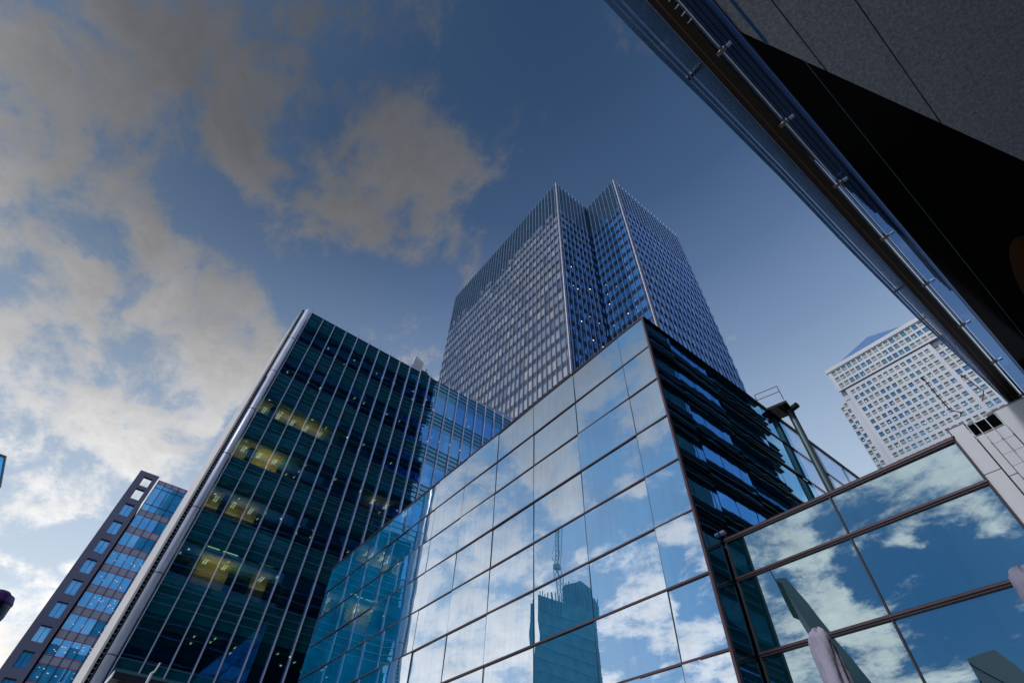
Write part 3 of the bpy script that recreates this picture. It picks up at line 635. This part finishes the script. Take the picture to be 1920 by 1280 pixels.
for a_, b_, _ in rows[3:]:
    for n_ in range(22):
        if random.random() < .5:
            x = random.uniform(gx[0]+.3, gx[5]); z = random.uniform(b_*SF+.5, a_*SF-.3)
            dots.append(([(x, ty+.8, z), (x+.2, ty+.8, z), (x+.2, ty+.8, z+.1), (x, ty+.8, z+.1)], MB().box(x, x+random.uniform(.10, .3), ty+.84, ty+.88, z, z+.05), mat('office_lamp', (.9, .9, .8), .5, emis=(1, .93, .75), estr=.8)))
cells('lamp_strip', dots, st, limit=90)
# ================================================================== twin-cornered glass tower
AX, AY, BX, BY, TT = 45.4, 43.7, 58.45, 31.95, 150.0
YE, XE = 99.2, 87.9
tw = thing('glass_tower', 'tallest glass tower in the centre with bright gridded face and dark corner notch', 'building', (AX, AY, GZ))
P_, FL = 1.45, 4.05
ZL = [82.0+FL*k for k in range(-14, 13)]         # spandrel tops, last below the crown
ZC = ZL[-1]                                       # 130.6
def vis_tw(x, y): return y < 595+abs(x-1207)*.76 and x > 820
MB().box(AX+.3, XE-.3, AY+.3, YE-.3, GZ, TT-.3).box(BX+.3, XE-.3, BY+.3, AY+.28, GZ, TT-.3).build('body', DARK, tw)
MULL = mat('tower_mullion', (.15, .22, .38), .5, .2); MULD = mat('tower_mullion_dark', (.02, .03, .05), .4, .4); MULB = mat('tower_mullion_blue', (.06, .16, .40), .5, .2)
def face(axis, c, a, b, gm, mm, sp, lines, fin, name, limit, start=.75, sgn=-1):
    """axis X: plane x=c running in y; axis Y: plane y=c running in x. Facade toward the camera side (-)."""
    its = []; n = int((b-a-2*start)/P_+.01); us = [a+start+P_*k for k in range(n+1)]
    def bx(u0, u1, n0, n1, z0, z1):
        return MB().box(c-n1, c-n0, u0, u1, z0, z1) if axis == 'X' else MB().box(u0, u1, c-n1, c-n0, z0, z1)
    cs_ = [(u+(.30 if axis == 'X' and name == 'window' else .16), u+P_-(.12 if axis == 'X' and name == 'window' else .14)) for u in us[:-1]]+[(us[-1]+.2, b-.2), (a+.45, us[0]-.08)]
    for z in ZL:
        for c0, c1 in cs_:
            if c1-c0 < .2: continue
            z0, z1 = z, z+FL-1.5
            tl = .02
            if axis == 'X': q, m = panelX(c, c0, c1, z0+.04, z1-.04, tilt=tl)
            else: q, m = panelY(c, c0, c1, z0+.04, z1-.04, tilt=tl)
            its.append((q, m, random.choices(gm, (6, 2, 1))[0] if isinstance(gm, list) else gm))
    cells(name, its, tw, limit=limit, vis=vis_tw)
    for z in ZL:
        bx(a+.3, b-.1, -.2, .02, z-1.5, z).build('spandrel', sp, tw)
        for j in range(3): bx(a+.3, b-.1, .02, .10, z-.13-.5*j, z-.05-.5*j).build('spandrel_line', lines, tw)
    for u in us:
        bx(u-.05, u+.05, 0.02, fin, GZ, TT).build('mullion', mm, tw)
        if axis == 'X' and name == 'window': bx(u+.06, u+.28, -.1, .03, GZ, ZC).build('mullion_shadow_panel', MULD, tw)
    # crown louvres
    bx(a+.3, b-.1, -.2, 0.0, ZC+.5, TT).build('crown', glass('crown_glass', (.02, .06, .11), (.35, .5, .7), refl=.15, grazing=.5), tw)
    for j in range(9): bx(a+.3, b-.1, .0, .06, ZC+1+2.0*j, ZC+1.15+2.0*j).build('crown_rail', MULD, tw)
SPA = glass('tower_spandrel_a', (.22, .29, .42), (.62, .72, .9), refl=.6, wave=.01, grazing=.85)
face('X', AX, AY, YE, [G_TWA, glass('tower_glass_blind', (.62, .64, .68), (.84, .90, 1.0), refl=.55, wave=.01, wscale=.5, grazing=.9), glass('tower_glass_dark', (.10, .16, .26), (.70, .80, .95), refl=.7, wave=.01, wscale=.5, grazing=.9)], MULL, SPA, MULD, .30, 'window', 100)
SPN = glass('tower_spandrel_n', (.0, .02, .04), (.3, .45, .7), refl=.4)
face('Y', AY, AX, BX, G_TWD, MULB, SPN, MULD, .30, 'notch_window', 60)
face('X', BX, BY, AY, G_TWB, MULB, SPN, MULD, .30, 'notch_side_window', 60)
SPB = glass('tower_spandrel_b', (.0, .06, .20), (.22, .40, .72), refl=.6)
face('Y', BY, BX, XE, [G_TWB, glass('tower_blue_pale', (.10, .34, .66), (.45, .68, .95), refl=.6), glass('tower_blue_deep', (.01, .10, .32), (.30, .5, .85), refl=.6)], MULB, SPB, MULD, .28, 'east_window', 100)
CRN = mat('tower_corner_steel', (.13, .15, .22), .4, .3)
for x, y in ((AX, AY), (BX, BY)):
    c_ = MB().lathe((x+.12, y+.12, GZ), [(.34, 0), (.34, TT-GZ+.4)], 18).build('corner_post', CRN, tw)
    for z in ZL: MB().lathe((x+.12, y+.12, z-.1), [(.36, 0), (.36, .12)], 18).build('corner_joint', MULD, tw)
random.seed(21); lts = []
for n_ in range(38):
    z = random.choice(ZL[2:-3])+FL-1.7
    if random.random() < .55:
        x = AX+.75+P_*random.randint(1, 7)+.7; y = AY-.03
    else: x = BX-.03; y = BY+.75+P_*random.randint(3, 7)+.7
    if z > 112: continue
    r_ = .06 if random.random() < .6 else .10
    lts.append(([(x, y, z), (x+.3, y, z), (x+.3, y, z+.3), (x, y, z+.3)], MB().box(x-r_, x+r_, y-r_*.2, y+.02, z-r_, z+r_) if y < AY and x != BX-.03 else MB().box(x-.0, x+.02, y-r_, y+r_, z-r_, z+r_), LUMW))
cells('window_lamp', lts, tw, limit=60)
# ================================================================== pale tower with pyramid roof (x = 245)
WX = 245.0
wt = thing('pale_tower', 'pale stone coloured tower with square windows and a blue pyramid roof at the right', 'building', (WX, 22.2, GZ))
def wall_openX(x, ys, zs, ops, depth, m=None):
    m = m or MB()
    for a, b in zip(ys[:-1], ys[1:]):
        for c, d in zip(zs[:-1], zs[1:]):
            cy_, cz_ = (a+b)/2, (c+d)/2
            if (round(cy_, 3), round(cz_, 3)) in ops: 
                for p in (((x, a, c), (x, b, c), (x+depth, b, c), (x+depth, a, c)), ((x, a, d), (x+depth, a, d), (x+depth, b, d), (x, b, d)), ((x, a, c), (x+depth, a, c), (x+depth, a, d), (x, a, d)), ((x, b, c), (x, b, d), (x+depth, b, d), (x+depth, b, c))): m.q(*p)
                continue
            m.q((x, a, c), (x, a, d), (x, b, d), (x, b, c))
    return m
WG = [glass('pale_tower_glass_a', (.04, .18, .22), (.45, .66, .78), refl=.5, grazing=.7), glass('pale_tower_glass_b', (.02, .16, .30), (.35, .58, .85), refl=.5, grazing=.7),
      mat('pale_tower_blind', (.24, .30, .33), .5), mat('pale_tower_blind_green', (.16, .27, .27), .5)]
random.seed(9)
its = []
def grid(x, ycs, zts, w, h, y0, y1, z0, z1, name='wall', depth=.5):
    ys = sorted({y0, y1} | {round(y-w/2, 3) for y in ycs} | {round(y+w/2, 3) for y in ycs}); zs = sorted({z0, z1} | {round(z-h, 3) for z in zts} | {round(z, 3) for z in zts})
    ops = set()
    for yc in ycs:
        for zt in zts:
            a, b, c, d = round(yc-w/2, 3), round(yc+w/2, 3), round(zt-h, 3), round(zt, 3)
            ops.add((round((a+b)/2, 3), round((c+d)/2, 3)))
            big = .5+.5*math.sin(yc*.23+zt*.11+1.3*math.sin(zt*.05+yc*.1))
            pick = 2 if random.random() < .25+.35*big else (3 if random.random() < .2 else (0 if random.random() < .55-.3*(zt < 140) else 1))
            m = MB().box(x+depth-.06, x+depth-.0, a+.03, b-.03, c+.03, d-.03)
            its.append(([(x, a, c), (x, b, c), (x, b, d), (x, a, d)], m, WG[pick]))
            fr = MB().box(x+depth-.16, x+depth-.07, yc-.06, yc+.06, c+.03, d-.03).box(x+depth-.16, x+depth-.07, a+.03, b-.03, c+(d-c)*.28, c+(d-c)*.28+.1)
            FRS.v.__len__(); i = len(FRS.v); FRS.v += fr.v; FRS.f += [tuple(i+j for j in f) for f in fr.f]
            if random.random() < .35 and pick != 2:
                ly_ = yc+random.uniform(-.4, .4); lz_ = c+random.uniform(.7, 1.3)
                LTS.append(([(x, ly_, lz_), (x, ly_+.4, lz_), (x, ly_+.4, lz_+.4), (x, ly_, lz_+.4)], MB().box(x+depth-.10, x+depth-.065, ly_-.25, ly_+.25, lz_, lz_+.28), mat('pale_tower_lamp', (.9, .9, .85), .5, emis=(1, .95, .85), estr=.65)))
    wall_openX(x, ys, zs, ops, depth).build(name, STONEW, wt)
FRS = MB(); LTS = []
col = [4.7+2.735*k for k in range(14)]
rowz = [184.9-3.93*k for k in range(44)]
grid(WX, [round(y, 3) for y in col], [round(z, 3) for z in rowz], 1.85, 2.35, 2.0, 42.9, GZ, 186.9)
# top band: three rows flush, slightly proud
grid(WX-.5, [round(1.95-2*2.735+2.735*k-.02, 3) for k in range(18)], [200.0, 195.7, 191.3], 2.1, 2.9, -4.2, 45.7, 187.4, 200.6, 'upper_wall')
MB().box(WX-.48, WX+.02, -4.2, 45.7, 187.15, 187.38).build('ledge_underside', MULD, wt)
MB().box(WX-1.0, WX+45, -4.6, 46.1, 200.62, 202.9).build('cornice', STONEW, wt)
MB().box(WX+2, WX+42, 1, 42, 202.9, 203.9).build('roof_kerb', STONEW, wt)
ry = lambda y: y
b0 = [(WX+.6, 2.6, 203.2), (WX+.6, 41.4, 203.2), (WX+41, 41.4, 203.2), (WX+41, 2.6, 203.2)]; ap = (WX+21, 22.2, 226.6)
py = MB(); 
for k in range(4): py.q(b0[k], b0[(k+1) % 4], ap)
py.q(*b0[::-1]); py.build('pyramid_roof', mat('pyramid_metal', (.11, .22, .46), .45, .2, var=.15, vscale=.8), wt)
rb_ = MB()
for k in range(1, 20):
    t_ = k/20; p0 = (WX+.6, 2.6+38.8*t_, 203.2); z_t = min(t_, 1-t_)*2; p1 = (WX+.6+20.4*z_t, p0[1]+(22.2-p0[1])*z_t if False else p0[1], 203.2+23.4*z_t); rb_.tube(p0, p1, .05, n=4)
rb_.build('roof_seams', mat('seam_metal', (.10, .2, .45), .5), wt)
# flanks, set back
grid(WX+1.5, [43.55, 46.6-.0], [round(z, 3) for z in rowz[1:]], 1.5, 2.3, 42.9, 47.6, GZ, 182.0, 'flank_wall')
grid(WX+1.5, [round(y, 3) for y in (.9, -1.9)], [round(z, 3) for z in rowz], 2.0, 2.6, -3.6, 2.0, GZ, 187.2, 'flank_wall')
grid(WX+3.5, [49.0], [round(z, 3) for z in rowz[1:]], 1.7, 2.3, 47.6, 50.3, GZ, 181.6, 'flank_wall')
grid(WX+1.5, [43.9], [round(z, 3) for z in (183.9,)], 1.5, 2.3, 42.9, 45.6, 182.0, 187.2, 'flank_wall')
MB().box(WX+.02, WX+1.5, 42.88, 42.9, GZ, 187.1).box(WX+1.52, WX+3.5, 47.58, 47.6, GZ, 182).build('return_wall', STONEW, wt)
MB().box(WX+4.1, WX+45, -3.6, 50.2, GZ, 181).box(WX+2.2, WX+45, -3.5, 45.5, 181, 200.5).build('body', STONEW, wt)
cells('window', its, wt, vis=lambda x, y: y < 818+(1781-x)*.467 and x < 1850)
FRS.build('window_bars', MULD, wt, kind='stuff')
cells('window_lamp', LTS, wt, limit=80, vis=lambda x, y: y < 818+(1781-x)*.467)
# ================================================================== tower behind the camera whose floors the glass mirrors
G_LOUVD = glass('louvred_tower_dark_glass', (.0, .03, .04), (.12, .25, .3), refl=.3, grazing=.5)
lt = thing('louvred_tower', 'dark finned tower behind the canopy, mirrored in the dark return glass', 'building', (0, -20, GZ))
MB().box(3, 43.6, -34, -4.5, GZ, 128).build('body', DARK, lt)
MB().box(-22, 3, -34, -4.5, GZ, 55).build('added_dark_block', DARK, lt)  # added unseen block, darkens what the office and corner glass mirror
MB().box(43.6, 53.5, -34, -5.0, GZ, 56).build('side_wing', DARK, lt)
for k in range(25):
    z = 5.1*k
    MB().box(35.9, 43.7, -4.45, -4.4, z+2.95, z+5.05).build('glass_band', G_LOUV, lt); MB().box(3, 35.9, -4.45, -4.4, z+3.2, z+5.0).build('glass_band', G_LOUVD, lt)
    if k < 10: MB().box(43.7, 53.6, -4.95, -4.9, z+3.2, z+5.0).build('glass_band', G_OFFSP, lt)
    if k < 10: MB().box(-22, 2.95, -4.45, -4.4, z+3.2, z+5.0).build('glass_band', G_LOUVD, lt)
    for j in range(4):
        if k < 10: MB().box(-22, 2.95, -4.49, -4.05, z+.2+.85*j, z+.3+.85*j).build('fin', MULD, lt)
        MB().box(3, 44.2, -4.49, -4.05, z+.2+.85*j, z+.3+.85*j).build('fin', MULL if j % 2 else MULD, lt)
        if k < 10: MB().box(44.25, 54.6, -5.0, -4.2, z+.2+.85*j, z+.32+.85*j).build('fin', MULD, lt)
for k in range(14):
    x = 3.2+3.0*k
    MB().box(x-.06, x+.06, -4.52, -4.40, GZ, 127.5).build('mullion', MULD, lt)
# ================================================================== mirrored skyline behind and left of the camera
ct = thing('concrete_tower', 'unfinished concrete tower core with ragged top mirrored in the long glass wall', 'building', (-146, 195, GZ))
CONC = mat('raw_concrete', (.03, .09, .12), .8, var=.4, vscale=.25)
MB().ngon_prism([(-167, 180, GZ), (-125.5, 180, GZ), (-125.5, 180, 97), (-141, 180, 97), (-141, 180, 104), (-167, 180, 104)], (-24, 25, 0)).build('core', CONC, ct)
MB().ngon_prism([(-167, 180, 104), (-141, 180, 104), (-142, 180, 105.5), (-153, 180, 111), (-164, 180, 108)], (-18, 20, 0)).build('stair_core', CONC, ct)
for z in range(6, 96, 5): MB().box(-167.2, -125.3, 179.7, 179.98, z, z+.35).build('slab_edge', mat('slab_edge_concrete', (.05, .12, .15), .8), ct)
m = MB()
for k in range(22):
    x = -166+1.85*k; zz = 97 if x > -141 else 105
    m.box(x, x+.35, 179.7, 180.1, zz-6, zz+random.uniform(1.5, 3.6))
m.build('starter_bars', mat('starter_bar_steel', (.06, .08, .09), .6), ct)
tc_ = thing('tower_crane', 'thin lattice tower crane above the unfinished tower mirrored in the long glass wall', 'crane', (-143, 182, 97))
def lattice(a, b, w, n):
    a = Vector(a); b = Vector(b); m = MB(); d = (b-a); u = Vector((w/2, 0, 0)); v = Vector((0, w/2, 0))
    cs = [u+v, u-v, -u-v, -u+v]
    for c in cs: m.tube(a+c, b+c, .16, n=5)
    for k in range(n):
        p, q = a+d*(k/n), a+d*((k+1)/n)
        for i in range(4): m.tube(p+cs[i], q+cs[(i+1) % 4], .10, n=4)
    return m
CRN2 = mat('crane_steel', (.10, .14, .16), .5)
lattice((-142.5, 183, 90), (-142.5, 183, 117), 2.4, 10).build('mast', CRN2, tc_)
lattice((-142.5, 183, 117), (-145.5, 183, 141), 1.8, 9).build('jib', CRN2, tc_)
MB().tube((-142.5, 183, 117), (-139, 183, 121), .2).tube((-139, 183, 121), (-145, 183, 139), .07).build('stays', CRN2, tc_)
MB().box(-143.5, -140.5, 182, 184, 115.5, 118).build('cab', CRN2, tc_)
sl_ = thing('blade_tower', 'tall dark teal tower curving to a narrow crooked top mirrored in the large glass wall', 'building', (-125, 62, GZ))
OL = [(-103.5, 60.2), (-105, 61.1), (-110.3, 63), (-113.6, 59.9), (-116.7, 58.1), (-120.3, 55.2), (-124.9, 52.6), (-129.2, 50.2), (-133, 47), (-138, 43), (-147, 34), (-160, 20), (-168, GZ), (-141, GZ), (-136, 20), (-130, 33), (-124.9, 41.8), (-120.1, 46.5), (-113.2, 50.9), (-109.3, 56), (-106.6, 60.3)]
BTM = mat('blade_tower_cladding', (.001, .035, .045), .5, .0, var=.3, vscale=.1)
MB().ngon_prism([(x, 60, z) for x, z in OL], (-24, 9.5, 0)).build('shaft', BTM, sl_)
MB().tube((-103.6, 60, 60), (-102.6, 60, 63.5), .15).build('aerial', MULD, sl_)
m = MB()
for k in range(10):
    z = 8+4.4*k
    l_ = [p for p in OL]
    m.box(-150+2.9*k, -128+1.6*k-8, 59.8, 59.97, z, z+.3)
db = thing('dark_office_tower', 'dark block with shallow pointed top mirrored low in the large glass wall', 'building', (-175, 45, GZ))
MB().ngon_prism([(-145.2, 40, GZ), (-145.5, 40, 48), (-158, 40, 51.8), (-179, 40, 58), (-193, 40, 57.4), (-201, 40, 55), (-225, 40, 54), (-225, 40, GZ)], (-40, 8, 0)).build('shaft', mat('dark_tower_cladding', (.002, .005, .010), .5, var=.3, vscale=.1), db)
m = MB()
for k in range(12): m.box(-224, -146, 39.7, 39.97, 4*k+3, 4*k+3.4)
m.build('floor_bands', mat('dark_tower_band', (.008, .014, .024), .5), db)
# far corner building at the left edge
fc = thing('corner_building', 'tiny blue corner of a far building at the left edge', 'building', (-110, 450, GZ))
def onY(x, y, Y):
    d = FW+RT*((x-956.6)/936.47)-UP*((y-647.9)/936.47); return d*(Y/d.y)
p = onY(8, 858, 450)
MB().box(p.x-60, p.x, 450, 500, p.z-30, p.z).build('upper_floors', G_FAR, fc)
MB().box(p.x-60.5, p.x+.5, 449.5, 500, p.z, p.z+1.5).build('parapet', STEELD, fc)
MB().box(p.x-60, p.x-16, 452, 500, GZ, p.z-30).build('lower_floors', G_FARSP, fc)
